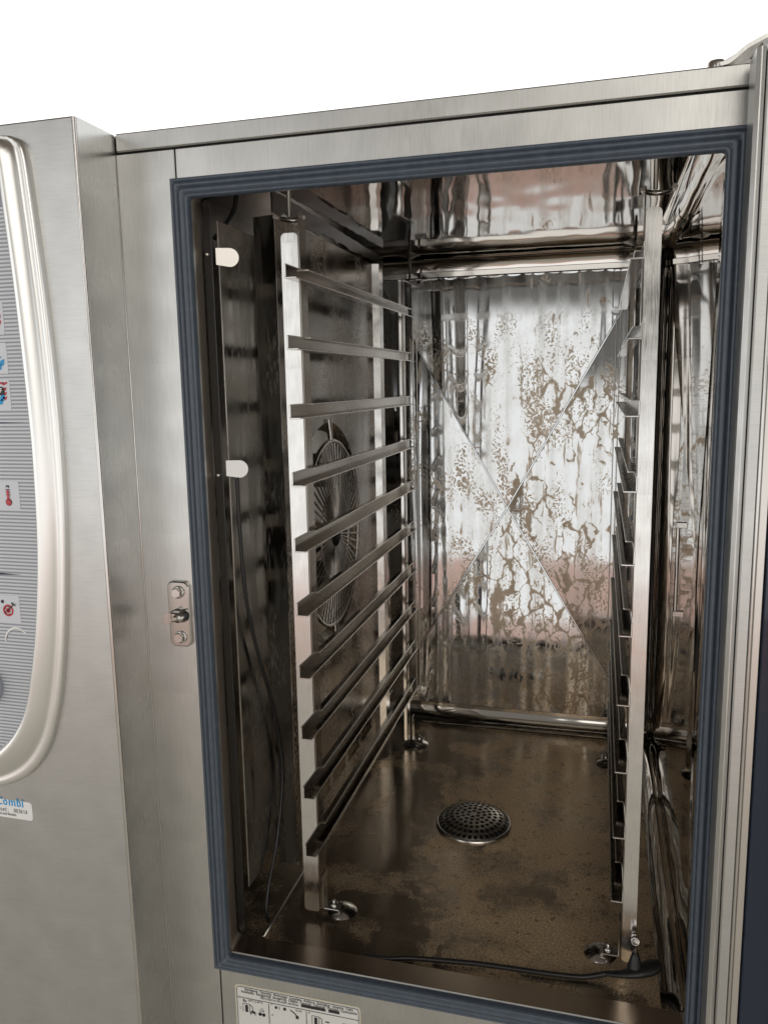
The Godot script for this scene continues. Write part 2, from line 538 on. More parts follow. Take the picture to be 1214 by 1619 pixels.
func build_body(oven: Node3D) -> void:
	var st := mb()
	# outer shell behind the front sheets: top, sides, rear, bottom, as 3 mm sheet steel
	box(st, Vector3(-0.42, 0.0395, -0.74), Vector3(0.500, 0.0425, -0.002), 0.001)
	box(st, Vector3(0.497, -0.93, -0.74), Vector3(0.500, 0.0393, -0.002), 0.001)
	box(st, Vector3(-0.42, -0.93, -0.74), Vector3(-0.417, 0.0393, -0.05), 0.001)
	box(st, Vector3(-0.4168, -0.93, -0.74), Vector3(0.4968, 0.0393, -0.737), 0.001)
	box(st, Vector3(-0.4168, -0.93, -0.7368), Vector3(0.4968, -0.927, -0.006), 0.001)
	part("housing", st, M.side, oven)
	st = mb()
	box(st, Vector3(-0.054, 0.0275, -0.020), Vector3(0.476, 0.0434, 0.0012), 0.0012)
	part("top_trim", st, M.front, oven)
	st = mb()
	box(st, Vector3(0.0040, -0.0125, -0.004), Vector3(0.4722, 0.0262, 0), 0.0009)
	part("header_panel", st, M.front, oven)
	st = mb()
	box(st, Vector3(-0.0550, -0.93, -0.004), Vector3(0.0027, 0.0262, 0), 0.0009)
	box(st, Vector3(0.0027, -0.7560, -0.004), Vector3(0.0165, -0.0125, -0.0005))
	part("side_panel", st, M.front, oven)
	st = mb()
	box(st, Vector3(0.0040, -0.93, -0.004), Vector3(0.4722, -0.7570, 0), 0.0009)
	part("sill_panel", st, M.front, oven)
	st = mb()
	box(st, Vector3(0.4605, -0.7560, -0.004), Vector3(0.4722, -0.0130, -0.0005))
	box(st, Vector3(0.4735, -0.93, -0.004), Vector3(0.4965, 0.0262, 0.0), 0.0009)
	part("hinge_post", st, M.front, oven)
	# near-black strips paint in the shade of the open seams
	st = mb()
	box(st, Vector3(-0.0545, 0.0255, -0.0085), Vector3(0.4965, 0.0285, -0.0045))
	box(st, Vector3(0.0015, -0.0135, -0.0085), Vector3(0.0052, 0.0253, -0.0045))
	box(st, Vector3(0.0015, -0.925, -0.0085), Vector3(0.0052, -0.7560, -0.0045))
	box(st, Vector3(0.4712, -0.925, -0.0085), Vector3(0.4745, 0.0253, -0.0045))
	part("seam_shade", st, M.black, oven)

	# door seal with ribs, swept round the opening
	var prof := [[0.0, 0.0002, 0.0004], [0.0, 0.0050, 0.0004], [0.0010, 0.0060, 0.0006], [0.0026, 0.0056, 0.001], [0.0032, 0.0026, 0.0015], [0.0038, 0.0028, 0.0015], [0.0044, 0.0066, 0.002], [0.0058, 0.0082, 0.003], [0.0074, 0.0078, 0.004], [0.0082, 0.0040, 0.005], [0.0088, 0.0040, 0.005], [0.0095, 0.0078, 0.0055], [0.0112, 0.0094, 0.006], [0.0130, 0.0088, 0.0065], [0.0138, 0.0058, 0.007], [0.0144, 0.0058, 0.007], [0.0150, 0.0078, 0.0072], [0.0164, 0.0070, 0.008], [0.0172, 0.0040, 0.008], [0.0172, 0.0002, 0.008]]
	st = mb()
	for i in prof.size() - 1:
		var a := loop_at(prof[i][0], prof[i][2])
		var b := loop_at(prof[i + 1][0], prof[i + 1][2])
		var c := Vector2(W / 2, -H / 2)
		for k in a.size():
			var k2 := (k + 1) % a.size()
			var f := [Vector3(a[k].x, a[k].y, prof[i][1]), Vector3(a[k2].x, a[k2].y, prof[i][1]), Vector3(b[k2].x, b[k2].y, prof[i + 1][1]), Vector3(b[k].x, b[k].y, prof[i + 1][1])]
			var mid: Vector2 = (a[k] + a[k2]) * 0.5 - c
			var side := Vector3(signf(mid.x), 0, 0) if absf(absf(mid.x) - W / 2) < absf(absf(mid.y) - H / 2) else Vector3(0, signf(mid.y), 0)
			face(st, f, Vector3(0, 0, prof[i + 1][0] - prof[i][0]) + side * (prof[i][1] - prof[i + 1][1]) * -1.0 + Vector3(0, 0, 0.0003), 1)
	part("door_seal", st, M.rubber, oven, "dusty blue ribbed rubber seal round the oven opening")

	# jamb between the seal and the chamber
	st = mb()
	var o0 := round_rect(Vector2(0.0165, -0.7565), Vector2(0.4605, -0.0140), 0.003, 4)
	var o1 := round_rect(Vector2(0.0110, -0.7580), Vector2(0.4612, -0.0100), 0.006, 4)
	var lip := mb()
	for k in o0.size():
		var k2 := (k + 1) % o0.size()
		var inn: Vector2 = Vector2(W / 2, -H / 2) - o0[k]
		face(lip if absf(o0[k].x - o0[k2].x) > 0.2 and o0[k].y < -0.4 else st, [Vector3(o0[k].x, o0[k].y, -0.0008), Vector3(o0[k2].x, o0[k2].y, -0.0008), Vector3(o1[k2].x, o1[k2].y, -0.028), Vector3(o1[k].x, o1[k].y, -0.028)], Vector3(inn.x, inn.y, 0), -1)
	part("jamb", st, M.jamb, oven)
	part("sill_lip", lip, M.lip, oven, "brown stained steel sill inside the seal")

func build_chamber(oven: Node3D) -> void:
	var zf := -0.0285
	var st := mb()
	# floor, with the upturned edge under the air baffle
	face(st, [Vector3(-0.045, FLOOR_Y, zf), Vector3(0.440, FLOOR_Y, zf), Vector3(0.440, FLOOR_Y, -0.612), Vector3(-0.045, FLOOR_Y, -0.612)], Vector3.UP)
	box(st, Vector3(-0.045, -0.7750, -0.640), Vector3(0.462, -0.7665, -0.030))
	face(st, [Vector3(0.0, -0.7580, -0.0282), Vector3(0.445, -0.7580, -0.0282), Vector3(0.440, FLOOR_Y, -0.0290), Vector3(0.0, FLOOR_Y, -0.0290)], Vector3.FORWARD)
	part("chamber_floor", st, M.floor, oven, "brown stained steel floor of the oven chamber")
	st = mb()
	box(st, Vector3(0.0375, FLOOR_Y + 0.0003, -0.60), Vector3(0.0405, FLOOR_Y + 0.006, -0.032), 0.001)
	part("floor_rail", st, M.plain, oven)
	# right wall with coves to the floor and the ceiling
	st = mb()
	var r := 0.022
	var low := [Vector2(0.4400, FLOOR_Y)]
	low.append_array(arc2(Vector2(RIGHT_X - r, FLOOR_Y + r), r, -90, 0, 8).slice(1))
	bent(st, low, Vector3(0, 0, zf), Vector3.RIGHT, Vector3.UP, Vector3(0, 0, BACK_Z - zf), 1.0, 4)
	bent(st, arc2(Vector2(RIGHT_X - r, CEIL_Y - r), r, 0, 90, 8), Vector3(0, 0, zf), Vector3.RIGHT, Vector3.UP, Vector3(0, 0, BACK_Z - zf), 1.0, 4)
	var wl := [Vector3(RIGHT_X, FLOOR_Y + r, zf), Vector3(RIGHT_X, FLOOR_Y + r, BACK_Z), Vector3(RIGHT_X, CEIL_Y - r, BACK_Z), Vector3(RIGHT_X, CEIL_Y - r, zf)]
	var wp := [Vector3(RIGHT_X, -0.735, -0.052), Vector3(RIGHT_X, -0.735, -0.610), Vector3(RIGHT_X, -0.012, -0.610), Vector3(RIGHT_X, -0.012, -0.052)]
	for k in 4:
		face(st, [wl[k], wl[(k + 1) % 4], wp[(k + 1) % 4], wp[k]], Vector3.LEFT)
	part("right_wall", st, M.wall, oven, "mirror polished right wall of the oven chamber")
	# cross-creased panel of the right wall in four facets
	var wm := Vector3(RIGHT_X + 0.0130, -0.385, -0.230)
	for k in 4:
		st = mb()
		face(st, [wp[k], wp[(k + 1) % 4], wm], Vector3.LEFT)
		part("wall_panel", st, M.wall, oven)
	st = mb()
	face(st, [Vector3(-0.045, CEIL_Y, zf), Vector3(0.440, CEIL_Y, zf), Vector3(0.440, CEIL_Y, BACK_Z + 0.022), Vector3(-0.045, CEIL_Y, BACK_Z + 0.022)], Vector3.DOWN)
	part("chamber_ceiling", st, M.ceiling, oven)
	st = mb()
	face(st, [Vector3(-0.045, FLOOR_Y, zf), Vector3(-0.045, CEIL_Y, zf), Vector3(-0.045, CEIL_Y, BACK_Z), Vector3(-0.045, FLOOR_Y, BACK_Z)], Vector3.RIGHT)
	# inner face of the front frame
	face(st, [Vector3(-0.045, FLOOR_Y, zf), Vector3(0.0108, FLOOR_Y, zf), Vector3(0.0108, CEIL_Y, zf), Vector3(-0.045, CEIL_Y, zf)], Vector3.FORWARD)
	face(st, [Vector3(0.0108, -0.0098, zf), Vector3(0.462, -0.0098, zf), Vector3(0.462, CEIL_Y, zf), Vector3(0.0108, CEIL_Y, zf)], Vector3.FORWARD)
	part("fan_compartment", st, M.dark, oven)
	# rear wall: coves, frame, and the cross-creased panel in four facets
	st = mb()
	var rb := 0.028
	bent(st, arc2(Vector2(0.0, 0.0), rb, -90, 0, 10), Vector3(-0.045, FLOOR_Y + rb, BACK_Z + rb), Vector3.FORWARD, Vector3.UP, Vector3(0.507, 0, 0), 1.0, 3)
	part("floor_cove", st, M.mirror, oven)
	st = mb()
	bent(st, arc2(Vector2(0.0, 0.0), 0.022, 0, 90, 10), Vector3(-0.045, CEIL_Y - 0.022, BACK_Z + 0.022), Vector3.FORWARD, Vector3.UP, Vector3(0.507, 0, 0), 1.0, 3)
	part("ceiling_cove", st, M.mirror, oven)
	var pa := Vector3(0.014, -0.0135, BACK_Z + 0.002)
	var pb := Vector3(0.434, -0.0135, BACK_Z + 0.002)
	var pc := Vector3(0.434, -0.7365, BACK_Z + 0.002)
	var pd := Vector3(0.014, -0.7365, BACK_Z + 0.002)
	var pm := Vector3(0.2242, -0.3894, BACK_Z - 0.0145)
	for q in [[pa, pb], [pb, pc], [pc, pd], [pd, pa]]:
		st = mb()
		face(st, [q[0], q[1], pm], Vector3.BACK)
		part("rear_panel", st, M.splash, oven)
	st = mb()
	box(st, Vector3(-0.045, -0.0130, BACK_Z - 0.004), Vector3(0.462, -0.0035, BACK_Z + 0.004), 0.001)
	box(st, Vector3(-0.045, -0.737, BACK_Z - 0.004), Vector3(0.0135, -0.0132, BACK_Z + 0.001), 0.0008)
	box(st, Vector3(0.4345, -0.737, BACK_Z - 0.004), Vector3(0.4420, -0.0132, BACK_Z + 0.001), 0.0008)
	box(st, Vector3(-0.045, -0.7440, BACK_Z - 0.004), Vector3(0.462, -0.7368, BACK_Z + 0.0015), 0.0005)
	part("rear_frame", st, M.mirror, oven)
	st = mb()
	bent(st, arc2(Vector2(RIGHT_X - 0.022, -BACK_Z - 0.022), 0.022, 0, 90, 10), Vector3(0, FLOOR_Y, 0), Vector3.RIGHT, Vector3.FORWARD, Vector3(0, CEIL_Y - FLOOR_Y, 0), 1.0, 4)
	part("corner_cove", st, M.mirror, oven)
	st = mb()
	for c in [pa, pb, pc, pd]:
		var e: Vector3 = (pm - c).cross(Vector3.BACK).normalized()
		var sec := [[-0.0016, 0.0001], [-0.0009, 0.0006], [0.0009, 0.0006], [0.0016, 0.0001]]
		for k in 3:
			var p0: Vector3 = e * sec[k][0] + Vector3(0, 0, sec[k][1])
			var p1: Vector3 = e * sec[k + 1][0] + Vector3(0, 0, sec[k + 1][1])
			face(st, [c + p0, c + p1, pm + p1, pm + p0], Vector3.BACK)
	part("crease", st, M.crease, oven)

func build_baffle(oven: Node3D) -> void:
	var bx := 0.040
	var c := Vector2(-0.285, -0.370)       # fan centre in (z, y)
	var st := mb()
	# main plate with the round suction opening
	var z0 := -0.500
	var z1 := -0.135
	var y0 := -0.662
	var y1 := -0.006
	var angles := []
	for i in 72:
		angles.append(TAU * i / 72)
	for k in [Vector2(z0, y0), Vector2(z1, y0), Vector2(z1, y1), Vector2(z0, y1)]:
		angles.append(fposmod((k - c).angle(), TAU))
	angles.sort()
	var hr := 0.142
	var hr_z := 0.128
	for i in angles.size():
		var q := []
		for a in [angles[i], angles[(i + 1) % angles.size()]]:
			var d := Vector2(cos(a), sin(a))
			var t := minf((z1 - c.x) / d.x if d.x > 1e-6 else ((z0 - c.x) / d.x if d.x < -1e-6 else 99.0), (y1 - c.y) / d.y if d.y > 1e-6 else ((y0 - c.y) / d.y if d.y < -1e-6 else 99.0))
			q.append([c + Vector2(d.x * hr_z, d.y * hr), c + d * t])
		var v := func(p: Vector2, x: float) -> Vector3: return Vector3(x, p.y, p.x)
		face(st, [v.call(q[0][0], bx), v.call(q[1][0], bx), v.call(q[1][1], bx), v.call(q[0][1], bx)], Vector3.RIGHT)
		var inw: Vector2 = c - q[0][0]
		face(st, [v.call(q[0][0], bx), v.call(q[1][0], bx), v.call(c + (q[1][0] - c) * 0.93, bx - 0.014), v.call(c + (q[0][0] - c) * 0.93, bx - 0.014)], Vector3(0.2, inw.y, inw.x), 1)
	# slotted lower band
	box(st, Vector3(bx - 0.0012, -0.686, z0), Vector3(bx, -0.6622, z1))
	box(st, Vector3(bx - 0.0012, -0.742, z0), Vector3(bx, -0.708, z1))
	var zs := [-0.135, -0.200, -0.252, -0.266, -0.318, -0.332, -0.384, -0.398, -0.450, -0.500]
	for i in range(0, zs.size(), 2):
		box(st, Vector3(bx - 0.0012, -0.7078, zs[i + 1]), Vector3(bx, -0.6862, zs[i]))
	# rolled top edge
	face(st, [Vector3(bx, y1, z0), Vector3(bx, y1, z1), Vector3(bx - 0.012, y1 + 0.006, z1), Vector3(bx - 0.012, y1 + 0.006, z0)], Vector3(1, 1, 0))
	part("air_baffle", st, M.baffle, oven, "mottled steel air baffle plate with round fan opening")
	st = mb()
	# folded rear flange and the strip behind it
	face(st, [Vector3(bx, -0.742, z0 - 0.0005), Vector3(bx, y1, z0 - 0.0005), Vector3(bx + 0.010, y1, z0 - 0.0030), Vector3(bx + 0.010, -0.742, z0 - 0.0030)], Vector3(0.2, 0, 1))
	face(st, [Vector3(bx + 0.010, -0.742, z0 - 0.0030), Vector3(bx + 0.010, y1, z0 - 0.0030), Vector3(bx + 0.011, y1, z0 - 0.020), Vector3(bx + 0.011, -0.742, z0 - 0.020)], Vector3(1, 0, 0))
	part("baffle_flange", st, M.post, oven)
	st = mb()
	# front wing of the baffle beside the door opening
	box(st, Vector3(0.0245, -0.704, -0.112), Vector3(0.0260, -0.030, -0.032), 0.0004)
	part("front_wing", st, M.panel, oven)
	st = mb()
	face(st, [Vector3(0.0258, -0.726, -0.1125), Vector3(0.0258, -0.012, -0.1125), Vector3(bx - 0.0005, -0.006, -0.1345), Vector3(bx - 0.0005, -0.738, -0.1345)], Vector3(0.7, 0, 0.7))
	part("wing_fold", st, M.panel, oven)
	for y in [-0.0630, -0.2605]:
		st = mb()
		var tab := arc2(Vector2(0.0065, 0), 0.0085, -90, 90, 10)
		tab.append(Vector2(-0.006, 0.0085))
		tab.append(Vector2(-0.006, -0.0065))
		var u := Vector3(0.93, 0, -0.36).normalized()
		prism(st, tab, Vector3(0.0285, y, -0.0340), u, Vector3.UP, Vector3(0.0004, 0, 0.0011))
		part("latch_tongue", st, M.latch, oven)
	for y in [-0.0600, -0.2660]:
		st = mb()
		lathe(st, [Vector2(0.0022, -0.001), Vector2(0.0022, 0.001), Vector2(0.0012, 0.002), Vector2(0, 0.0022)], Vector3(0.0155, y, -0.0290), Basis(Vector3.RIGHT, PI / 2), 12)
		part("rivet", st, M.plain, oven)
	# black sealing strip beside the jamb, and the torn black strip along the top of the baffle
	st = mb()
	box(st, Vector3(0.0112, -0.757, -0.0318), Vector3(0.0200, -0.010, -0.0298), 0.0006)
	part("sealing_strip", st, M.seal, oven, "black sealing strip with rivets inside the left jamb")
	st = mb()
	var up_edge := []
	var low_edge := []
	var jag := noise(91, 1.0, FastNoiseLite.TYPE_SIMPLEX_SMOOTH, 2)
	for i in 41:
		var f := i / 40.0
		var zz := lerpf(-0.125, -0.560, f)
		up_edge.append(Vector2(zz, 0.0165 - 0.006 * f + 0.0014 * jag.get_noise_1d(i * 0.5)))
		low_edge.append(Vector2(zz, -0.0030 + 0.001 * f + 0.0030 * (1.0 - f) * signf(jag.get_noise_1d(i * 0.23 + 40)) + 0.0012 * jag.get_noise_1d(i * 0.9 + 90)))
	low_edge.reverse()
	up_edge.append_array(low_edge)
	prism(st, up_edge, Vector3(bx + 0.0006, 0, 0), Vector3(0, 0, 1), Vector3.UP, Vector3(0.0016, 0, 0))
	part("torn_strip", st, M.seal, oven, "torn glossy black strip along the top of the baffle")
	# fan guard: two rings, hub and wires
	st = mb()
	for rr in [0.119, 0.060]:
		var pts := []
		for i in 49:
			var a := TAU * i / 48
			pts.append(Vector3(bx + (0.006 if rr < 0.1 else 0.003), c.y + sin(a) * rr, c.x + cos(a) * rr * 0.9))
		tube(st, pts, 0.0026 if rr > 0.1 else 0.0013, 6, false)
	for a in [PI / 2, -PI / 2, PI, 0.0]:
		tube(st, [Vector3(bx + 0.003, c.y + sin(a) * 0.119, c.x + cos(a) * 0.107), Vector3(bx + 0.0015, c.y + sin(a) * 0.146, c.x + cos(a) * 0.132)], 0.0032, 6)
	var guard := part("fan_guard", st, M.guard, oven)
	st = mb()
	lathe(st, [Vector2(0.016, -0.002), Vector2(0.016, 0.002), Vector2(0.010, 0.004), Vector2(0, 0.004)], Vector3(bx + 0.006, c.y, c.x), Basis(Vector3.FORWARD, -PI / 2), 20)
	part("hub", st, M.black, guard)
	var first: MeshInstance3D = null
	for i in 60:
		var a := TAU * (i + 0.5) / 60
		var s := Vector2(cos(a) * 0.9, sin(a))
		st = mb()
		tube(st, [Vector3(bx + 0.0055, c.y + s.y * 0.017, c.x + s.x * 0.017), Vector3(bx + 0.0068, c.y + s.y * 0.06, c.x + s.x * 0.06), Vector3(bx + 0.003, c.y + s.y * 0.118, c.x + s.x * 0.118)], 0.0012, 5)
		part("wire", st, M.guard, guard)
	# fan wheel in the compartment behind
	st = mb()
	lathe(st, [Vector2(0.105, 0.0), Vector2(0.105, 0.003), Vector2(0.03, 0.006), Vector2(0.0, 0.012)], Vector3(-0.038, c.y, c.x), Basis(Vector3.FORWARD, -PI / 2), 32)
	var fan := part("fan_wheel", st, M.fan, oven, "steel fan wheel behind the guard")
	for i in 18:
		var a := TAU * i / 18
		st = mb()
		var e := Vector3(0, sin(a), cos(a))
		var t := Vector3(0, cos(a), -sin(a))
		face(st, [Vector3(-0.034, c.y, c.x) + e * 0.080, Vector3(0.020, c.y, c.x) + e * 0.080, Vector3(0.020, c.y, c.x) + e * 0.104 + t * 0.012, Vector3(-0.034, c.y, c.x) + e * 0.104 + t * 0.012], t)
		part("blade", st, M.fan, fan)

func build_cabinet(oven: Node3D) -> void:
	var st := mb()
	box(st, Vector3(-0.420, -0.93, -0.050), Vector3(-0.0556, 0.0427, CAB_Z), 0.0016)
	part("control_cabinet", st, M.cabinet, oven, "protruding satin steel cabinet that carries the control panel")
	st = mb()
	box(st, Vector3(-0.0557, -0.929, 0.0003), Vector3(-0.0550, 0.0422, CAB_Z - 0.002))
	part("cabinet_side", st, M.side, oven)
	st = mb()
	tube(st, [Vector3(-0.0570, -0.929, CAB_Z - 0.0012), Vector3(-0.0570, 0.0418, CAB_Z - 0.0012)], 0.0019, 14)
	part("edge_bead", st, M.bright, oven)
	st = mb()
	box(st, Vector3(-0.0556, -0.929, -0.001), Vector3(-0.0545, 0.0255, 0.0007), 0.0005)
	part("edge_bead", st, M.bright, oven)
	# control panel: moulded bezel round a striped fascia, symmetric about cx
	var cx := -0.2378
	var outer := [Vector2(cx, 0.0327), Vector2(-0.190, 0.0326), Vector2(-0.150, 0.0322), Vector2(-0.1225, 0.0316), Vector2(-0.1105, 0.0292), Vector2(-0.1025, 0.0200), Vector2(-0.0988, -0.0131), Vector2(-0.0935, -0.100), Vector2(-0.0906, -0.1882), Vector2(-0.0912, -0.2649), Vector2(-0.0937, -0.3221), Vector2(-0.1005, -0.3908), Vector2(-0.1080, -0.4408), Vector2(-0.1165, -0.480), Vector2(-0.1323, -0.5225), Vector2(-0.1564, -0.5516), Vector2(-0.192, -0.5685), Vector2(cx, -0.5740)]
	var inner := [Vector2(cx, 0.0265), Vector2(-0.190, 0.0263), Vector2(-0.150, 0.0258), Vector2(-0.1345, 0.0250), Vector2(-0.1290, 0.0220), Vector2(-0.1265, 0.0120), Vector2(-0.1252, -0.0223), Vector2(-0.1207, -0.0975), Vector2(-0.1174, -0.1968), Vector2(-0.1170, -0.245), Vector2(-0.1203, -0.3237), Vector2(-0.1290, -0.3935), Vector2(-0.1385, -0.4382), Vector2(-0.1495, -0.4780), Vector2(-0.1673, -0.5077), Vector2(-0.1902, -0.5280), Vector2(-0.212, -0.5345), Vector2(cx, -0.5370)]
	var n := 140
	var oc := resample(spline(outer), n)
	var ic := resample(spline(inner), n)
	for s in [oc, ic]:
		var back := []
		for i in range(n - 2, 0, -1):
			back.append(Vector2(2 * cx - s[i].x, s[i].y))
		s.append_array(back)
	var prof := [[0.0, 0.0001], [0.012, 0.0040], [0.05, 0.0062], [0.12, 0.0070], [0.20, 0.0068], [0.27, 0.0058], [0.31, 0.0060], [0.36, 0.0080], [0.44, 0.0102], [0.58, 0.0128], [0.72, 0.0146], [0.82, 0.0150], [0.89, 0.0138], [0.94, 0.0105], [0.975, 0.0055], [1.0, 0.0012]]
	st = mb()
	for i in prof.size() - 1:
		for k in oc.size():
			var k2: int = (k + 1) % oc.size()
			var f := []
			for q in [[i, k], [i, k2], [i + 1, k2], [i + 1, k]]:
				var p: Vector2 = oc[q[1]].lerp(ic[q[1]], prof[q[0]][0])
				f.append(Vector3(p.x, p.y, CAB_Z + prof[q[0]][1]))
			face(st, f, Vector3(0, 0, 1), 1)
	part("bezel", st, M.bezel, oven, "smooth silver bezel curving round the control panel")
	var z := CAB_Z + 0.0012
	var pk := PackedVector2Array(ic)
	st = mb()
	for q in Geometry2D.intersect_polygons(pk, PackedVector2Array([Vector2(-0.4, -0.0235), Vector2(-0.05, -0.0235), Vector2(-0.05, 0.05), Vector2(-0.4, 0.05)])):
		prism(st, Array(q), Vector3(0, 0, z - 0.001), Vector3.RIGHT, Vector3.UP, Vector3(0, 0, 0.001))
	part("display_field", st, M.grey, oven)
	st = mb()
	for q in Geometry2D.intersect_polygons(pk, PackedVector2Array([Vector2(-0.4, -0.6), Vector2(-0.05, -0.6), Vector2(-0.05, -0.0237), Vector2(-0.4, -0.0237)])):
		prism(st, Array(q), Vector3(0, 0, z - 0.001), Vector3.RIGHT, Vector3.UP, Vector3(0, 0, 0.001))
	var fascia := part("fascia", st, M.stripes, oven, "grey and white finely striped control panel fascia")
	# printed key fields
	for q in [[-0.1415, -0.1325, -0.1040], [-0.1413, -0.1668, -0.1395], [-0.1415, -0.1995, -0.1720], [-0.1415, -0.2900, -0.2640], [-0.1525, -0.3990, -0.3730]]:
		part("key_field", flat(round_rect(Vector2(q[0] - 0.042, q[1]), Vector2(q[0], q[2]), 0.0015, 3), z, 0.0004), M.card, fascia)
	var zi := z + 0.0005
	var mark := func(m: Material, build: Callable) -> void:
		var q := mb()
		build.call(q)
		part("print", q, m, fascia)
	var blob := func(m: Material, poly: Array, zz: float) -> void:
		var q := mb()
		prism(q, poly, Vector3(0, 0, zz), Vector3.RIGHT, Vector3.UP, Vector3(0, 0, 0.0003))
		part("print", q, m, fascia)
	var line := func(m: Material, pts: Array, wd: float, zz: float) -> void:
		var q := mb()
		stroke(q, pts, wd, zz)
		part("print", q, m, fascia)
	for y in [-0.116, -0.121]:
		line.call(M.red, arc2(Vector2(-0.148, y), 0.003, 20, -160, 8), 0.0016, zi)
	for q in [[-0.1476, -0.1755], [-0.1450, -0.1803], [-0.1450, -0.1845], [-0.1452, -0.1885]]:
		var wv := []
		for i in 9:
			wv.append(Vector2(q[0] - 0.004 + 0.001 * i * (1.0 if q[1] > -0.177 else 0.5), q[1] + 0.0009 * sin(i * 1.1)))
		line.call(M.red, wv, 0.0016, zi)
	# thermometer
	blob.call(M.ink, disc(Vector2(-0.1535, -0.2835), 0.0034), zi)
	blob.call(M.red, disc(Vector2(-0.1535, -0.2835), 0.0029), zi + 0.0004)
	line.call(M.red, [Vector2(-0.1535, -0.2812), Vector2(-0.1535, -0.2720)], 0.0022, zi + 0.0004)
	for y in [-0.2715, -0.2740, -0.2765]:
		line.call(M.ink, [Vector2(-0.1560, y), Vector2(-0.1510, y)], 0.0006, zi)
	line.call(M.ink, [Vector2(-0.1550, -0.2700), Vector2(-0.1550, -0.2680), Vector2(-0.1520, -0.2680), Vector2(-0.1520, -0.2700)], 0.0005, zi)
	# target with probe
	mark.call(M.red, func(q): ring_poly(q, Vector2(-0.1655, -0.3875), 0.0042, 0.0058, 0, 359, zi))
	mark.call(M.red, func(q): ring_poly(q, Vector2(-0.1655, -0.3875), 0.0012, 0.0026, 0, 359, zi))
	line.call(M.ink, [Vector2(-0.1650, -0.3870), Vector2(-0.1585, -0.3808)], 0.0010, zi + 0.0004)
	line.call(M.ink, [Vector2(-0.1608, -0.3796), Vector2(-0.1565, -0.3822)], 0.0012, zi + 0.0008)
	blob.call(M.ink, disc(Vector2(-0.1712, -0.3790), 0.0017), zi)
	blob.call(M.ink, disc(Vector2(-0.1510, -0.1820), 0.0040), zi + 0.0004)
	lettering("F", M.white, fascia, Vector3(-0.1520, -0.1848, zi + 0.0009), 0.0040, 0.0, "Droid Sans", 700)
	for q in [[-0.1472, -0.1572, 0.0024], [-0.1500, -0.1612, 0.0022], [-0.1500, -0.1885, 0.0026], [-0.1520, -0.1920, 0.0022]]:
		var drop := arc2(Vector2(q[0], q[1]), q[2], 110, 340, 10)
		drop.append(Vector2(q[0] + q[2] * 1.1, q[1] + q[2] * 1.5))
		blob.call(M.cyan, drop, zi)
	line.call(M.cyan, [Vector2(-0.1510, -0.1545), Vector2(-0.1475, -0.1515)], 0.0009, zi)
	for q in [[-0.2105, -0.1290], [-0.3520, -0.1480]]:
		st = mb()
		prism(st, [Vector2(-0.24, q[0] + 0.0012), Vector2(-0.175, q[0] + 0.0011), Vector2(q[1], q[0] - 0.0001), Vector2(-0.175, q[0] - 0.0010), Vector2(-0.24, q[0] - 0.0011)], Vector3(0, 0, z), Vector3.RIGHT, Vector3.UP, Vector3(0, 0, 0.0003))
		part("divider_line", st, M.navy, fascia)
	st = mb()
	var cres := arc2(Vector2(-0.1590, -0.4170), 0.0135, 35, 190, 20)
	var cin := arc2(Vector2(-0.1585, -0.4185), 0.0128, 35, 190, 20)
	cin.reverse()
	cres.append_array(cin)
	prism(st, cres, Vector3(0, 0, z), Vector3.RIGHT, Vector3.UP, Vector3(0, 0, 0.0004))
	part("print", st, M.white, fascia)
	st = mb()
	lathe(st, [Vector2(0.021, 0), Vector2(0.0205, 0.008), Vector2(0.018, 0.011), Vector2(0, 0.012)], Vector3(-0.2005, -0.4640, z), Basis(Vector3.RIGHT, PI / 2), 36)
	part("dial", st, M.grey, oven)
	# white asset sticker
	st = flat(round_rect(Vector2(-0.2350, -0.6035), Vector2(-0.1610, -0.5840), 0.0032, 5), CAB_Z + 0.0001, 0.0003)
	var s := part("asset_sticker", st, M.white, oven, "white rounded asset sticker with blue heading")
	lettering("Combi", M.cyan, s, Vector3(-0.2015, -0.5930, CAB_Z + 0.0005), 0.0078, 0.0300, "Droid Sans", 700)
	lettering("Asset:  003614", M.ink, s, Vector3(-0.2045, -0.5984, CAB_Z + 0.0005), 0.0040, 0.0375, "Droid Sans Mono")
	lettering("Sales and Rentals", M.ink, s, Vector3(-0.2045, -0.6016, CAB_Z + 0.0005), 0.0024, 0.0240)
	# instruction sticker under the seal
	st = flat(round_rect(Vector2(0.0200, -0.905), Vector2(0.1560, -0.7925), 0.004, 4), 0.0001, 0.0002)
	part("sticker_border", st, M.glue, oven)
	st = flat(round_rect(Vector2(0.0212, -0.904), Vector2(0.1548, -0.7937), 0.0035, 4), 0.0004, 0.0003)
	var ins := part("instruction_sticker", st, M.paper, oven, "white cleaning instruction sticker with black outlines")
	var zp := 0.0008
	st = mb()
	var fr := round_rect(Vector2(0.0222, -0.903), Vector2(0.1540, -0.7947), 0.003, 5)
	fr.append(fr[0])
	for i in fr.size() - 1:
		stroke(st, [fr[i], fr[i + 1]], 0.0005, zp)
	stroke(st, [Vector2(0.0222, -0.8070), Vector2(0.1540, -0.8070)], 0.0004, zp + 0.0001)
	for x in [0.0575, 0.0985]:
		stroke(st, [Vector2(x, -0.8085), Vector2(x, -0.9)], 0.0005, zp + 0.0001)
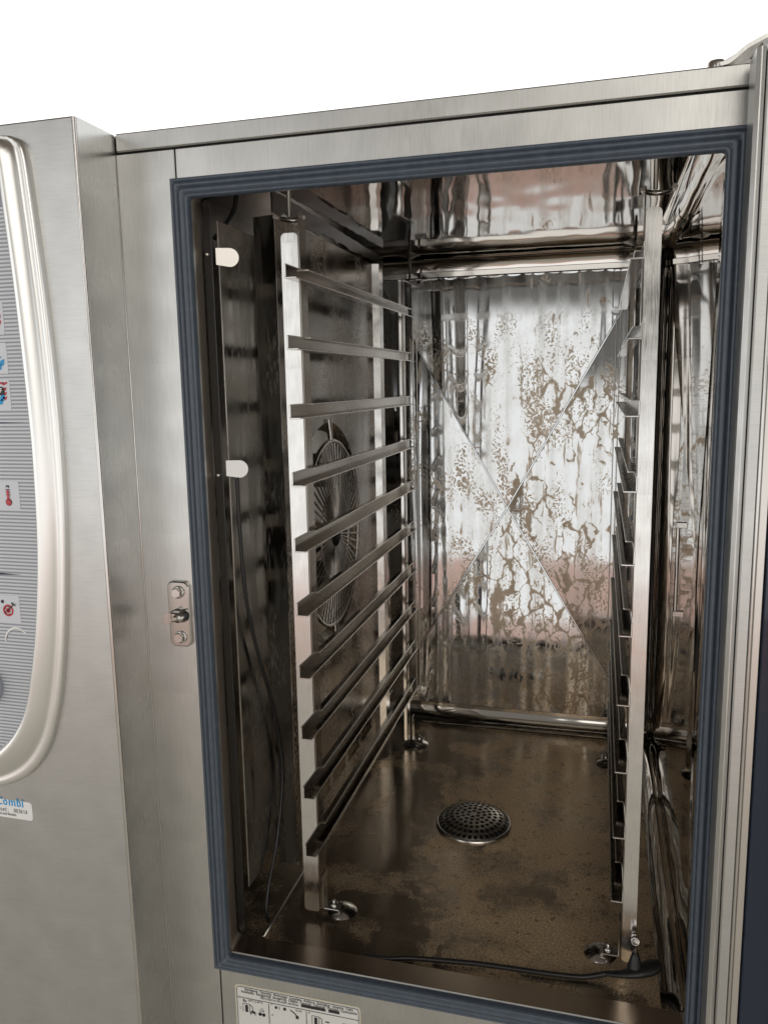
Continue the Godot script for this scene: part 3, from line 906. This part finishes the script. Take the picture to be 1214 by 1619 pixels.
	# little drawings: oven with open door, bottle, warning signs, arrow, spray hose
	for b in [[0.0285, -0.8230], [0.1045, -0.8215]]:
		stroke(st, [Vector2(b[0], b[1]), Vector2(b[0], b[1] + 0.0095), Vector2(b[0] + 0.0075, b[1] + 0.0095), Vector2(b[0] + 0.0075, b[1])], 0.0004, zp)
		box(st, Vector3(b[0] + 0.0025, b[1], zp), Vector3(b[0] + 0.0055, b[1] + 0.0080, zp + 0.0003))
		stroke(st, [Vector2(b[0] + 0.0078, b[1] + 0.0090), Vector2(b[0] + 0.0105, b[1] + 0.0070), Vector2(b[0] + 0.0105, b[1] - 0.0010)], 0.0005, zp)
	stroke(st, arc2(Vector2(0.0395, -0.8235), 0.0028, -40, 220, 14), 0.0005, zp + 0.0002)
	for q in [[0.0475, -0.8225], [0.0515, -0.8227]]:
		stroke(st, arc2(Vector2(q[0], q[1]), 0.0014, 0, 350, 12), 0.0009, zp + 0.0002)
	stroke(st, [Vector2(0.0470, -0.8188), Vector2(0.0495, -0.8150), Vector2(0.0520, -0.8188), Vector2(0.0470, -0.8188)], 0.0005, zp + 0.0002)
	prism(st, disc(Vector2(0.0655, -0.8110), 0.0015), Vector3(0, 0, zp + 0.0002), Vector3.RIGHT, Vector3.UP, Vector3(0, 0, 0.0003))
	box(st, Vector3(0.0690, -0.8130, zp), Vector3(0.0694, -0.8090, zp + 0.0003))
	box(st, Vector3(0.0735, -0.8125, zp), Vector3(0.0765, -0.8095, zp + 0.0003))
	stroke(st, [Vector2(0.0810, -0.8105), Vector2(0.0850, -0.8130), Vector2(0.0880, -0.8160)], 0.0008, zp + 0.0002)
	stroke(st, arc2(Vector2(0.0885, -0.8175), 0.0016, 0, 350, 12), 0.0004, zp + 0.0003)
	stroke(st, [Vector2(0.1190, -0.8160), Vector2(0.1230, -0.8160)], 0.0009, zp + 0.0002)
	stroke(st, [Vector2(0.1370, -0.8140), Vector2(0.1470, -0.8140), Vector2(0.1440, -0.8170)], 0.0004, zp + 0.0002)
	box(st, Vector3(0.0290, -0.8115, zp), Vector3(0.0305, -0.8085, zp + 0.0003))
	box(st, Vector3(0.0310, -0.8115, zp), Vector3(0.0325, -0.8100, zp + 0.0003))
	part("print", st, M.ink, ins)
	lettering("Reinigung · Cleaning · Nettoyage · Limpieza · Pulitura · Reiniging · Limpeza · Tvätt", M.ink, ins, Vector3(0.0310, -0.7992, zp), 0.0026, 0.1170, "Droid Sans", 700)
	lettering("Puhdistus · Rengjøring · Rengøring · Čištění · Čistenie · Čiščenje · Tisztítás · Czyszczenie", M.ink, ins, Vector3(0.0270, -0.8024, zp), 0.0026, 0.1250, "Droid Sans", 700)
	lettering("Автоматическая мойка · セルフクリーニング · 自動清洗", M.ink, ins, Vector3(0.0480, -0.8056, zp), 0.0026, 0.0860)
	lettering("60°C (140°F)", M.ink, ins, Vector3(0.0345, -0.8112, zp), 0.0022, 0.0160)
	lettering("10 min", M.ink, ins, Vector3(0.0865, -0.8118, zp), 0.0018, 0.0070)
	for q in [["1", 0.0245, -0.8100], ["2", 0.0245, -0.8215], ["3", 0.0600, -0.8100], ["4", 0.0600, -0.8225], ["5", 0.1005, -0.8115]]:
		lettering(q[0], M.ink, ins, Vector3(q[1], q[2], zp), 0.0020)

func hex(st: SurfaceTool, at: Vector3, r: float, h: float, turn: float) -> void:
	var poly := []
	var top := []
	for i in 6:
		var a := TAU * i / 6 + turn
		poly.append(at + Vector3(cos(a), sin(a), 0) * r)
		top.append(at + Vector3(cos(a), sin(a), 0) * r * 0.93 + Vector3(0, 0, h))
	for i in 6:
		var j := (i + 1) % 6
		var mid: Vector3 = (poly[i] + poly[j]) * 0.5 - at
		face(st, [poly[i], poly[j], top[j] - Vector3(0, 0, h * 0.15), top[i] - Vector3(0, 0, h * 0.15)], mid)
		face(st, [top[i] - Vector3(0, 0, h * 0.15), top[j] - Vector3(0, 0, h * 0.15), (top[j] - at) * 0.9 + at + Vector3(0, 0, h * 0.1), (top[i] - at) * 0.9 + at + Vector3(0, 0, h * 0.1)], mid + Vector3(0, 0, 0.01))
	var cap := []
	for p in top:
		cap.append((p - at) * 0.9 + at + Vector3(0, 0, h * 0.1))
	face(st, cap, Vector3.BACK)

func build_fittings(oven: Node3D) -> void:
	# latch plate beside the seal
	var st := mb()
	var o := round_rect(Vector2(-0.0282, -0.4305), Vector2(-0.0052, -0.3655), 0.0062, 6)
	var i0 := round_rect(Vector2(-0.0270, -0.4293), Vector2(-0.0064, -0.3667), 0.0052, 6)
	var ocap := []
	for k in o.size():
		var k2 := (k + 1) % o.size()
		var mid: Vector2 = (o[k] + o[k2]) * 0.5 - Vector2(-0.0167, -0.398)
		face(st, [Vector3(o[k].x, o[k].y, 0.0002), Vector3(o[k2].x, o[k2].y, 0.0002), Vector3(o[k2].x, o[k2].y, 0.0030), Vector3(o[k].x, o[k].y, 0.0030)], Vector3(mid.x, mid.y, 0), 1)
		face(st, [Vector3(o[k].x, o[k].y, 0.0030), Vector3(o[k2].x, o[k2].y, 0.0030), Vector3(i0[k2].x, i0[k2].y, 0.0042), Vector3(i0[k].x, i0[k].y, 0.0042)], Vector3(mid.x, mid.y, 0.02), 2)
		ocap.append(Vector3(i0[k].x, i0[k].y, 0.0042))
	face(st, ocap, Vector3.BACK)
	var plate := part("latch_plate", st, M.latch, oven, "rounded steel latch plate with two hex bolts")
	for y in [-0.3758, -0.4205]:
		st = mb()
		lathe(st, [Vector2(0.0062, 0.0043), Vector2(0.0062, 0.0054), Vector2(0.005, 0.0056), Vector2(0, 0.0056)], Vector3(-0.0160, y, 0), Basis(Vector3.RIGHT, PI / 2), 20)
		hex(st, Vector3(-0.0160, y, 0.0055), 0.0054, 0.0042, 0.35)
		part("bolt", st, M.bright, plate)
	st = mb()
	# catch: stub, yoke and angled nose
	lathe(st, [Vector2(0.0064, 0.0042), Vector2(0.0064, 0.0075), Vector2(0.0052, 0.0092), Vector2(0.0044, 0.0160), Vector2(0, 0.0160)], Vector3(-0.0118, -0.3985, 0), Basis(Vector3.RIGHT, PI / 2), 20)
	box(st, Vector3(-0.0205, -0.4030, 0.0062), Vector3(-0.0110, -0.3935, 0.0150), 0.0012)
	prism(st, [Vector2(-0.0300, -0.4030), Vector2(-0.0268, -0.3958), Vector2(-0.0205, -0.3932), Vector2(-0.0205, -0.4040), Vector2(-0.0255, -0.4066)], Vector3(0, 0, 0.0080), Vector3.RIGHT, Vector3.UP, Vector3(0, 0, 0.0060))
	box(st, Vector3(-0.0210, -0.4040, 0.0145), Vector3(-0.0188, -0.3928, 0.0162), 0.0005)
	box(st, Vector3(-0.0165, -0.4008, 0.0152), Vector3(-0.0118, -0.3960, 0.0182), 0.0010)
	part("catch", st, M.latch, plate)

	# door, folded back to the right
	st = mb()
	box(st, Vector3(0.4678, -0.93, 0.0080), Vector3(0.4738, 0.0425, 0.0400), 0.0026)
	var door := part("door", st, M.front, oven, "open oven door with steel frame and dark glass")
	st = mb()
	box(st, Vector3(0.4748, -0.93, 0.0090), Vector3(0.4838, 0.0425, 0.0385), 0.0012)
	part("door_frame", st, M.cabinet, door)
	st = mb()
	tube(st, [Vector3(0.4845, -0.928, 0.0386), Vector3(0.4845, 0.042, 0.0386)], 0.0011, 10)
	part("trim_bead", st, M.bright, door)
	st = mb()
	box(st, Vector3(0.4858, -0.928, 0.0100), Vector3(0.4925, 0.0420, 0.0365), 0.0010)
	part("glazing_strip", st, M.dark, door)
	st = mb()
	box(st, Vector3(0.4928, -0.928, 0.0110), Vector3(0.905, 0.0420, 0.0375), 0.0010)
	part("glass_pane", st, M.glass, door)
	st = mb()
	box(st, Vector3(0.9060, -0.93, 0.0080), Vector3(0.935, 0.0425, 0.0400), 0.003)
	part("door_frame", st, M.cabinet, door)
	# hinge cover above
	st = mb()
	var top := [Vector2(0.4455, 0.0462), Vector2(0.4505, 0.0470), Vector2(0.4555, 0.0500), Vector2(0.4625, 0.0556), Vector2(0.4700, 0.0592), Vector2(0.4810, 0.0636), Vector2(0.5000, 0.0690), Vector2(0.5400, 0.0720)]
	var sp := spline(top, 5)
	var under := []
	for p in sp:
		under.append(p + Vector2(0.0012, -0.0026))
	under.reverse()
	sp.append_array(under)
	prism(st, sp, Vector3(0.003, 0, -0.058), Vector3.RIGHT, Vector3.UP, Vector3(0, 0, 0.058))
	part("hinge_cover", st, M.side, oven)
	st = mb()
	box(st, Vector3(0.462, 0.0436, -0.058), Vector3(0.540, 0.0570, -0.030), 0.001)
	part("hinge_block", st, M.dark, oven)
	st = mb()
	lathe(st, [Vector2(0.0070, 0.0), Vector2(0.0070, 0.0050), Vector2(0.0060, 0.0070), Vector2(0.0, 0.0080)], Vector3(0.4480, 0.0436, -0.012), Basis.IDENTITY, 20)
	part("hinge_bolt", st, M.plain, oven)

	# pins in the chamber ceiling that steady the racks, each with a cone washer
	for q in [[0.0745, -0.598], [0.4140, -0.598], [0.0750, -0.0880], [0.4120, -0.0880]]:
		st = mb()
		lathe(st, [Vector2(0.0, -0.038), Vector2(0.0020, -0.038), Vector2(0.0020, -0.006), Vector2(0.0045, -0.0045), Vector2(0.0180, -0.0002)], Vector3(q[0], CEIL_Y, q[1]), Basis.IDENTITY, 20)
		part("ceiling_pin", st, M.plain, oven)
	# bracket for the probe on the right wall
	st = mb()
	tube(st, [Vector3(RIGHT_X - 0.009, -0.330, -0.205), Vector3(RIGHT_X - 0.009, -0.432, -0.205)], 0.0020, 8)
	for y in [-0.333, -0.429]:
		box(st, Vector3(RIGHT_X - 0.012, y - 0.003, -0.208), Vector3(RIGHT_X - 0.0003, y + 0.003, -0.202), 0.0005)
	part("probe_bracket", st, M.bright, oven)
	# lamp cable and clip behind the upper front corner
	st = mb()
	tube(st, spline([Vector3(0.020, -0.045, -0.036), Vector3(0.024, -0.030, -0.052), Vector3(0.026, -0.012, -0.070), Vector3(0.026, 0.012, -0.078)], 5), 0.0022, 8)
	part("cable_stub", st, M.cable, oven)

# ---------------------------------------------------------------- racks
func build_rack(mirror: bool) -> void:
	var s := -1.0 if mirror else 1.0
	var at := Vector3(0.0872 if not mirror else 0.4030, FLOOR_Y, -0.080)
	var label := "tall steel tray rack in front of the round fan opening" if not mirror else "tall steel tray rack beside the mirror polished right wall"
	var t := thing("tray_rack", label, "rack", at, "tray racks")
	var bx := func(st: SurfaceTool, a: Vector3, b: Vector3, bev: float) -> void:
		box(st, Vector3(minf(a.x * s, b.x * s), a.y, a.z), Vector3(maxf(a.x * s, b.x * s), b.y, b.z), bev)
	var top := 0.729
	var fw := 0.0190 if not mirror else 0.0150
	# front post: bright face strip with rounded ends
	var st := mb()
	var sm := []
	for p in round_rect(Vector2(-fw, 0.0085), Vector2(-0.0016, top), 0.0045, 5):
		sm.append(Vector2(p.x * s, p.y))
	prism(st, sm, Vector3(0, 0, -0.0018), Vector3.RIGHT, Vector3.UP, Vector3(0, 0, 0.0015))
	part("post", st, M.post, t, "bright flat front strip of the rack post")
	# the post's folded side that carries the rails
	st = mb()
	bx.call(st, Vector3(-0.0014, 0.0095, -0.0200), Vector3(-0.0002, 0.745, -0.0006), 0.0004)
	part("post_side", st, M.rail, t)
	# rear post and the two thin guide rods
	st = mb()
	prism(st, [Vector2(-0.0110 * s, -0.4358), Vector2(-0.0030 * s, -0.4378), Vector2(-0.0030 * s, -0.4392), Vector2(-0.0110 * s, -0.4372)], Vector3(0, 0.010, 0), Vector3.RIGHT, Vector3.BACK, Vector3(0, 0.725, 0))
	part("post", st, M.bright, t)
	st = mb()
	bx.call(st, Vector3(-0.0026, 0.010, -0.4350), Vector3(-0.0012, 0.735, -0.4200), 0.0004)
	part("post_side", st, M.rail, t)
	for x in [0.0080, 0.0135]:
		st = mb()
		tube(st, [Vector3(x * s, 0.090, -0.4462), Vector3(x * s, 0.675, -0.4462)], 0.0009, 6)
		part("guide_rod", st, M.plain, t)
	# rails: channel section, running forward past the post
	var first: MeshInstance3D = null
	for i in 10:
		var y := 0.6945 - 0.0645 * i
		if first == null:
			st = mb()
			var th := 0.0011
			var h := 0.0134
			var w := 0.0108
			var prof := [Vector2(0, 0), Vector2(0.0060, 0), Vector2(0.0060, -th), Vector2(th, -th), Vector2(th, -h + th), Vector2(w, -h + th), Vector2(w, -h), Vector2(0, -h)]
			var nose := [Vector2(0, -0.0004), Vector2(th, -0.0004), Vector2(th, -h + th), Vector2(w, -h + th), Vector2(w, -h), Vector2(0, -h)]
			if mirror:
				for q in [prof, nose]:
					for k in q.size():
						q[k] = Vector2(-q[k].x, q[k].y)
			prism(st, nose, Vector3(0, 0, 0.0400), Vector3.RIGHT, Vector3.UP, Vector3(0, 0, -0.0440))
			prism(st, prof, Vector3(0, 0, -0.0041), Vector3.RIGHT, Vector3.UP, Vector3(0, 0, -0.4410))
			first = part("rail", st, M.rail, t)
			first.position = Vector3(0, y, 0)
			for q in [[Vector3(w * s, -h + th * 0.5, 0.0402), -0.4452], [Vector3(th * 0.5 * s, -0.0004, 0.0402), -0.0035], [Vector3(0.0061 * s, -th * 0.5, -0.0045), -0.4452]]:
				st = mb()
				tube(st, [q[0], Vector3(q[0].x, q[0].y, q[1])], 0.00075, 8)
				part("highlight_edge", st, M.edge, first)  # paler steel tubes colour in a highlight line along the rail edges
			# bright cut ends facing out of the oven
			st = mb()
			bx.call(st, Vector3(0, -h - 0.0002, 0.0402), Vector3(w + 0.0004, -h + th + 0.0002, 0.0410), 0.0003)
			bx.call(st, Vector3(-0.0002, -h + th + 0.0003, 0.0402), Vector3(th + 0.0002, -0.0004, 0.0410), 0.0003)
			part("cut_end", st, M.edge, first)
		else:
			var r: Node3D = first.duplicate()
			r.name = "rail"
			t.add_child(r, true)
			r.position = Vector3(0, y, 0)
	# foot brackets: bent tab, bolt and pad
	for z in [-0.0130, -0.4480]:
		st = mb()
		bx.call(st, Vector3(-0.0002, 0.0085, z - 0.0075), Vector3(0.0185, 0.0099, z + 0.0075), 0.0006)
		bx.call(st, Vector3(-0.0001, 0.0100, z - 0.0075), Vector3(0.0012, 0.0480, z + 0.0075), 0.0005)
		var foot := part("foot", st, M.plain, t)
		st = mb()
		lathe(st, [Vector2(0.0042, 0.0100), Vector2(0.0042, 0.0128), Vector2(0.0022, 0.0129), Vector2(0.0022, 0.0165), Vector2(0, 0.0168)], Vector3(0.0110 * s, 0, z), Basis.IDENTITY, 12)
		part("bolt", st, M.bright, foot)
		st = mb()
		if z > -0.1:
			lathe(st, [Vector2(0.0, 0.0080), Vector2(0.0060, 0.0078), Vector2(0.0140, 0.0030), Vector2(0.0165, 0.0004)], Vector3(0.0185 * s, 0, z - 0.006), Basis.IDENTITY, 28)
		else:
			lathe(st, [Vector2(0.0, 0.0084), Vector2(0.0050, 0.0080), Vector2(0.0205, 0.0022), Vector2(0.0220, 0.0004)], Vector3(0.0040 * s, 0, z), Basis.IDENTITY, 28)
		part("pad", st, M.bright, foot)
	# hoop at the head of the front post, and the rear clip plate
	st = mb()
	var hoop := []
	for i in 17:
		var a := lerpf(-0.3, PI + 0.3, i / 16.0)
		hoop.append(Vector3((-0.0120 + cos(a) * 0.0130) * s, 0.745, -0.0060 - sin(a) * 0.0170))
	tube(st, hoop, 0.0024, 8)
	part("hoop", st, M.plain, t)
	st = mb()
	bx.call(st, Vector3(-0.0180, 0.7352, -0.5240), Vector3(-0.0030, 0.7366, -0.4300), 0.0004)
	part("clip_plate", st, M.plain, t)

func build_drain() -> void:
	var t := thing("drain_cover", "round perforated steel drain cover on the brown oven floor", "drain cover", Vector3(0.2205, FLOOR_Y, -0.312))
	var st := mb()
	lathe(st, [Vector2(0.0500, 0.0004), Vector2(0.0500, 0.0030), Vector2(0.0478, 0.0042), Vector2(0.0470, 0.0030)], Vector3.ZERO, Basis.IDENTITY, 48)
	part("rim", st, M.plain, t)
	# domed plate with rows of real holes: rings of cells, each a square patch with a round hole
	st = mb()
	var hy := func(r: float) -> float: return 0.0140 - 0.0100 * pow(r / 0.0470, 4.0)
	var rings := 6
	var dr := 0.0470 / (rings + 0.5)
	face_disc(st, dr * 0.5, hy.call(0.0))
	for ri in rings:
		var r0 := dr * (ri + 0.5)
		var r1 := dr * (ri + 1.5)
		var n := int(round(TAU * (r0 + r1) * 0.5 / (dr * 1.02)))
		var off := 0.5 * (ri % 2)
		for k in n:
			var a0 := TAU * (k + off) / n
			var a1 := TAU * (k + 1 + off) / n
			var am := (a0 + a1) * 0.5
			var rm := (r0 + r1) * 0.5
			var hole := 0.40 * dr
			var m := 16
			for j in m:
				var q := []
				for jj in [j, j + 1]:
					var b: float = TAU * jj / m + PI / 4
					var d := Vector2(cos(b), sin(b))
					var e := d / maxf(absf(d.x), absf(d.y))
					var pr := rm + e.x * (r1 - r0) * 0.5
					var pa := am + e.y * (a1 - a0) * 0.5
					var hr := rm + d.x * hole
					var ha := am + d.y * hole / rm
					q.append([pr, pa, hr, ha])
				var v := func(r: float, a: float, dy: float) -> Vector3: return Vector3(cos(a) * r, hy.call(r) + dy, sin(a) * r)
				face(st, [v.call(q[0][0], q[0][1], 0.0), v.call(q[1][0], q[1][1], 0.0), v.call(q[1][2], q[1][3], 0.0), v.call(q[0][2], q[0][3], 0.0)], Vector3.UP, 1)
				face(st, [v.call(q[0][2], q[0][3], 0.0), v.call(q[1][2], q[1][3], 0.0), v.call(q[1][2], q[1][3], -0.0014), v.call(q[0][2], q[0][3], -0.0014)], v.call(rm, am, 0.0) - v.call(q[0][2], q[0][3], 0.0), -1)
	part("perforated_plate", st, M.drain, t)
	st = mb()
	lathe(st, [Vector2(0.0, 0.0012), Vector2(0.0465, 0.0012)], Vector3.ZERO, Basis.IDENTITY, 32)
	part("well_shade", st, M.black, t)  # near-black disc paints in the shade below the holes

func face_disc(st: SurfaceTool, r: float, y: float) -> void:
	var pts := []
	for i in 16:
		pts.append(Vector3(cos(TAU * i / 16) * r, y, sin(TAU * i / 16) * r))
	face(st, pts, Vector3.UP, 1)

func build_probe() -> void:
	var t := thing("temperature_probe", "black temperature probe with oval grip and lead lying on the oven floor", "probe", Vector3(0.41, FLOOR_Y, -0.062))
	var o := t.position
	var st := mb()
	# grip: flattened tapering body along its axis
	var axis_pts := spline([Vector3(0.3900, -0.7570, -0.0610), Vector3(0.4000, -0.7540, -0.0585), Vector3(0.4120, -0.7520, -0.0600), Vector3(0.4260, -0.7500, -0.0655), Vector3(0.4400, -0.7475, -0.0745)], 5)
	var rad := [0.0030, 0.0038, 0.0048, 0.0060, 0.0078, 0.0090, 0.0062]
	var n := 14
	var rings := []
	for i in axis_pts.size():
		var f := float(i) / (axis_pts.size() - 1) * (rad.size() - 1)
		var r := lerpf(rad[int(floor(f))], rad[mini(int(floor(f)) + 1, rad.size() - 1)], f - floor(f))
		var d: Vector3 = (axis_pts[mini(i + 1, axis_pts.size() - 1)] - axis_pts[maxi(i - 1, 0)]).normalized()
		var side := Vector3.UP.cross(d).normalized()
		var up := d.cross(side)
		var ring := []
		for k in n:
			var a := TAU * k / n
			ring.append(axis_pts[i] - o + side * cos(a) * r + up * sin(a) * r * 0.62)
		rings.append(ring)
	for i in rings.size() - 1:
		for k in n:
			var k2 := (k + 1) % n
			var f := [rings[i][k], rings[i][k2], rings[i + 1][k2], rings[i + 1][k]]
			face(st, f, (f[0] + f[2]) * 0.5 - (axis_pts[i] + axis_pts[i + 1]) * 0.5 + o, 1)
	face(st, rings[-1], axis_pts[-1] - axis_pts[-2], 1)
	face(st, rings[0], axis_pts[0] - axis_pts[1], 1)
	lathe(st, [Vector2(0.0075, 0.0), Vector2(0.0050, 0.0090), Vector2(0.0030, 0.0160), Vector2(0, 0.0165)], Vector3(0.4170, -0.7490, -0.0660) - o, Basis.IDENTITY, 14)
	part("grip", st, M.cable, t)
	st = mb()
	tube(st, [Vector3(0.4170, -0.7340, -0.0660) - o, Vector3(0.4170, -0.7285, -0.0660) - o], 0.0013, 8)
	lathe(st, [Vector2(0.0028, 0.0), Vector2(0.0040, 0.001), Vector2(0.0040, 0.014), Vector2(0.0030, 0.014), Vector2(0.0030, 0.004), Vector2(0, 0.004)], Vector3(0.4165, -0.7255, -0.0790) - o, Basis(Vector3.RIGHT, PI / 2 - 0.3), 16)
	part("needle_holder", st, M.plain, t)
	st = mb()
	var c := [Vector3(0.3910, -0.7570, -0.0608), Vector3(0.3740, -0.7607, -0.0570), Vector3(0.3585, -0.7613, -0.0540), Vector3(0.3250, -0.7613, -0.0515), Vector3(0.2686, -0.7613, -0.0490), Vector3(0.2240, -0.7613, -0.0440), Vector3(0.1960, -0.7613, -0.0400), Vector3(0.1740, -0.7613, -0.0340), Vector3(0.1500, -0.7613, -0.0318)]
	for i in c.size():
		c[i] -= o
	tube(st, spline(c, 6), 0.0026, 8)
	part("lead", st, M.cable, t)
	# second length of lead hanging along the baffle
	var t2 := thing("hanging_cable", "thin black cable hanging down along the dark side panel", "cable", Vector3(0.031, FLOOR_Y, -0.058))
	o = t2.position
	st = mb()
	c = []
	for q in [[-0.2687, -0.034], [-0.3378, -0.036], [-0.3992, -0.044], [-0.4625, -0.0668], [-0.5226, -0.0945], [-0.5912, -0.115], [-0.636, -0.1125], [-0.6865, -0.0927], [-0.7232, -0.0657], [-0.7472, -0.0564], [-0.7625, -0.0600]]:
		c.append(Vector3(0.0325, q[0], q[1]) - o)
	tube(st, spline(c, 6), 0.0020, 8)
	part("lead", st, M.cable, t2)

func build_surroundings() -> void:
	# steel stand under the oven
	var t := thing("oven_stand", "steel stand carrying the oven", "stand", Vector3(0.04, GROUND_Y, -0.36))
	var st := mb()
	box(st, Vector3(-0.46, 0.645, -0.38), Vector3(0.46, 0.690, 0.33), 0.003)
	part("top_frame", st, M.front, t)
	for x in [-0.44, 0.40]:
		for z in [-0.36, 0.27]:
			st = mb()
			box(st, Vector3(x, 0.0, z), Vector3(x + 0.04, 0.6448, z + 0.04), 0.002)
			part("leg", st, M.front, t)
	# yard: pale concrete apron, red paving beyond it, brown canopy overhead; all mirrored in the steel
	st = mb()
	face(st, [Vector3(-6, GROUND_Y, -0.9), Vector3(7, GROUND_Y, -0.9), Vector3(7, GROUND_Y, 3.0), Vector3(-6, GROUND_Y, 3.0)], Vector3.UP)
	structure("ground", st, M.concrete)
	st = mb()
	face(st, [Vector3(-6, GROUND_Y, 3.0), Vector3(7, GROUND_Y, 3.0), Vector3(7, GROUND_Y, 4.5), Vector3(-6, GROUND_Y, 4.5)], Vector3.UP)
	structure("paving", st, M.ground)
	st = mb()
	prism(st, [Vector2(-5, -0.9), Vector2(6, -0.9), Vector2(6, 1.2), Vector2(-0.7, 1.2), Vector2(-0.7, 2.4), Vector2(-5, 2.4)], Vector3(0, 1.0, 0), Vector3.RIGHT, Vector3.BACK, Vector3(0, 0.06, 0))  # unseen roof; L outline shaped to darken reflections in the cabinet front
	structure("canopy", st, M.canopy)

func _ready() -> void:
	var cam := Camera3D.new()
	cam.name = "camera"
	cam.fov = 65.653
	cam.near = 0.01
	cam.far = 200.0
	add_child(cam)
	cam.position = Vector3(0.3713, -0.1825, 0.6677)
	cam.rotation = Vector3(deg_to_rad(-9.0938), deg_to_rad(15.273), deg_to_rad(-0.9963))
	cam.current = true

	var env := Environment.new()
	env.background_mode = Environment.BG_SKY
	var sm := ProceduralSkyMaterial.new()
	sm.sky_top_color = Color.WHITE
	sm.sky_horizon_color = Color.WHITE
	sm.ground_bottom_color = Color.WHITE
	sm.ground_horizon_color = Color.WHITE
	sm.sun_angle_max = 0.0
	var sky := Sky.new()
	sky.sky_material = sm
	env.sky = sky
	env.background_energy_multiplier = 1.02
	env.tonemap_mode = Environment.TONE_MAPPER_LINEAR
	env.tonemap_exposure = 1.38
	env.ambient_light_source = Environment.AMBIENT_SOURCE_SKY
	env.sdfgi_enabled = true
	env.ssao_enabled = true
	env.ssil_enabled = true
	var we := WorldEnvironment.new()
	we.name = "world_environment"
	we.environment = env
	add_child(we)

	var sun := DirectionalLight3D.new()
	sun.name = "sun"
	sun.light_energy = 0.15
	sun.light_color = Color(1.0, 0.98, 0.95)
	sun.light_angular_distance = 40.0
	sun.shadow_enabled = true
	add_child(sun)
	sun.look_at_from_position(Vector3(1.5, 1.8, 4.0), Vector3.ZERO)

	make_materials()
	M.jamb = mat(lin(0.55, 0.48, 0.40), 0.42, 1.0)
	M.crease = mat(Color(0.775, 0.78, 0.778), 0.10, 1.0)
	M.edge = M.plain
	M.latch = mat(lin(0.46, 0.44, 0.41), 0.18, 1.0)
	M.lip = mat(lin(0.46, 0.37, 0.29), 0.24, 1.0)
	M.post = steel(lin(0.70, 0.685, 0.655), 0.20, 65, false, 0.0, 0.12, 0.12)
	M.drain = mat(lin(0.62, 0.59, 0.55), 0.28, 1.0)
	build_surroundings()
	var oven := thing("combi_oven", "large stainless steel combi oven with its door open", "oven")
	build_body(oven)
	build_chamber(oven)
	build_baffle(oven)
	build_cabinet(oven)
	build_fittings(oven)
	build_rack(false)
	build_rack(true)
	build_drain()
	build_probe()
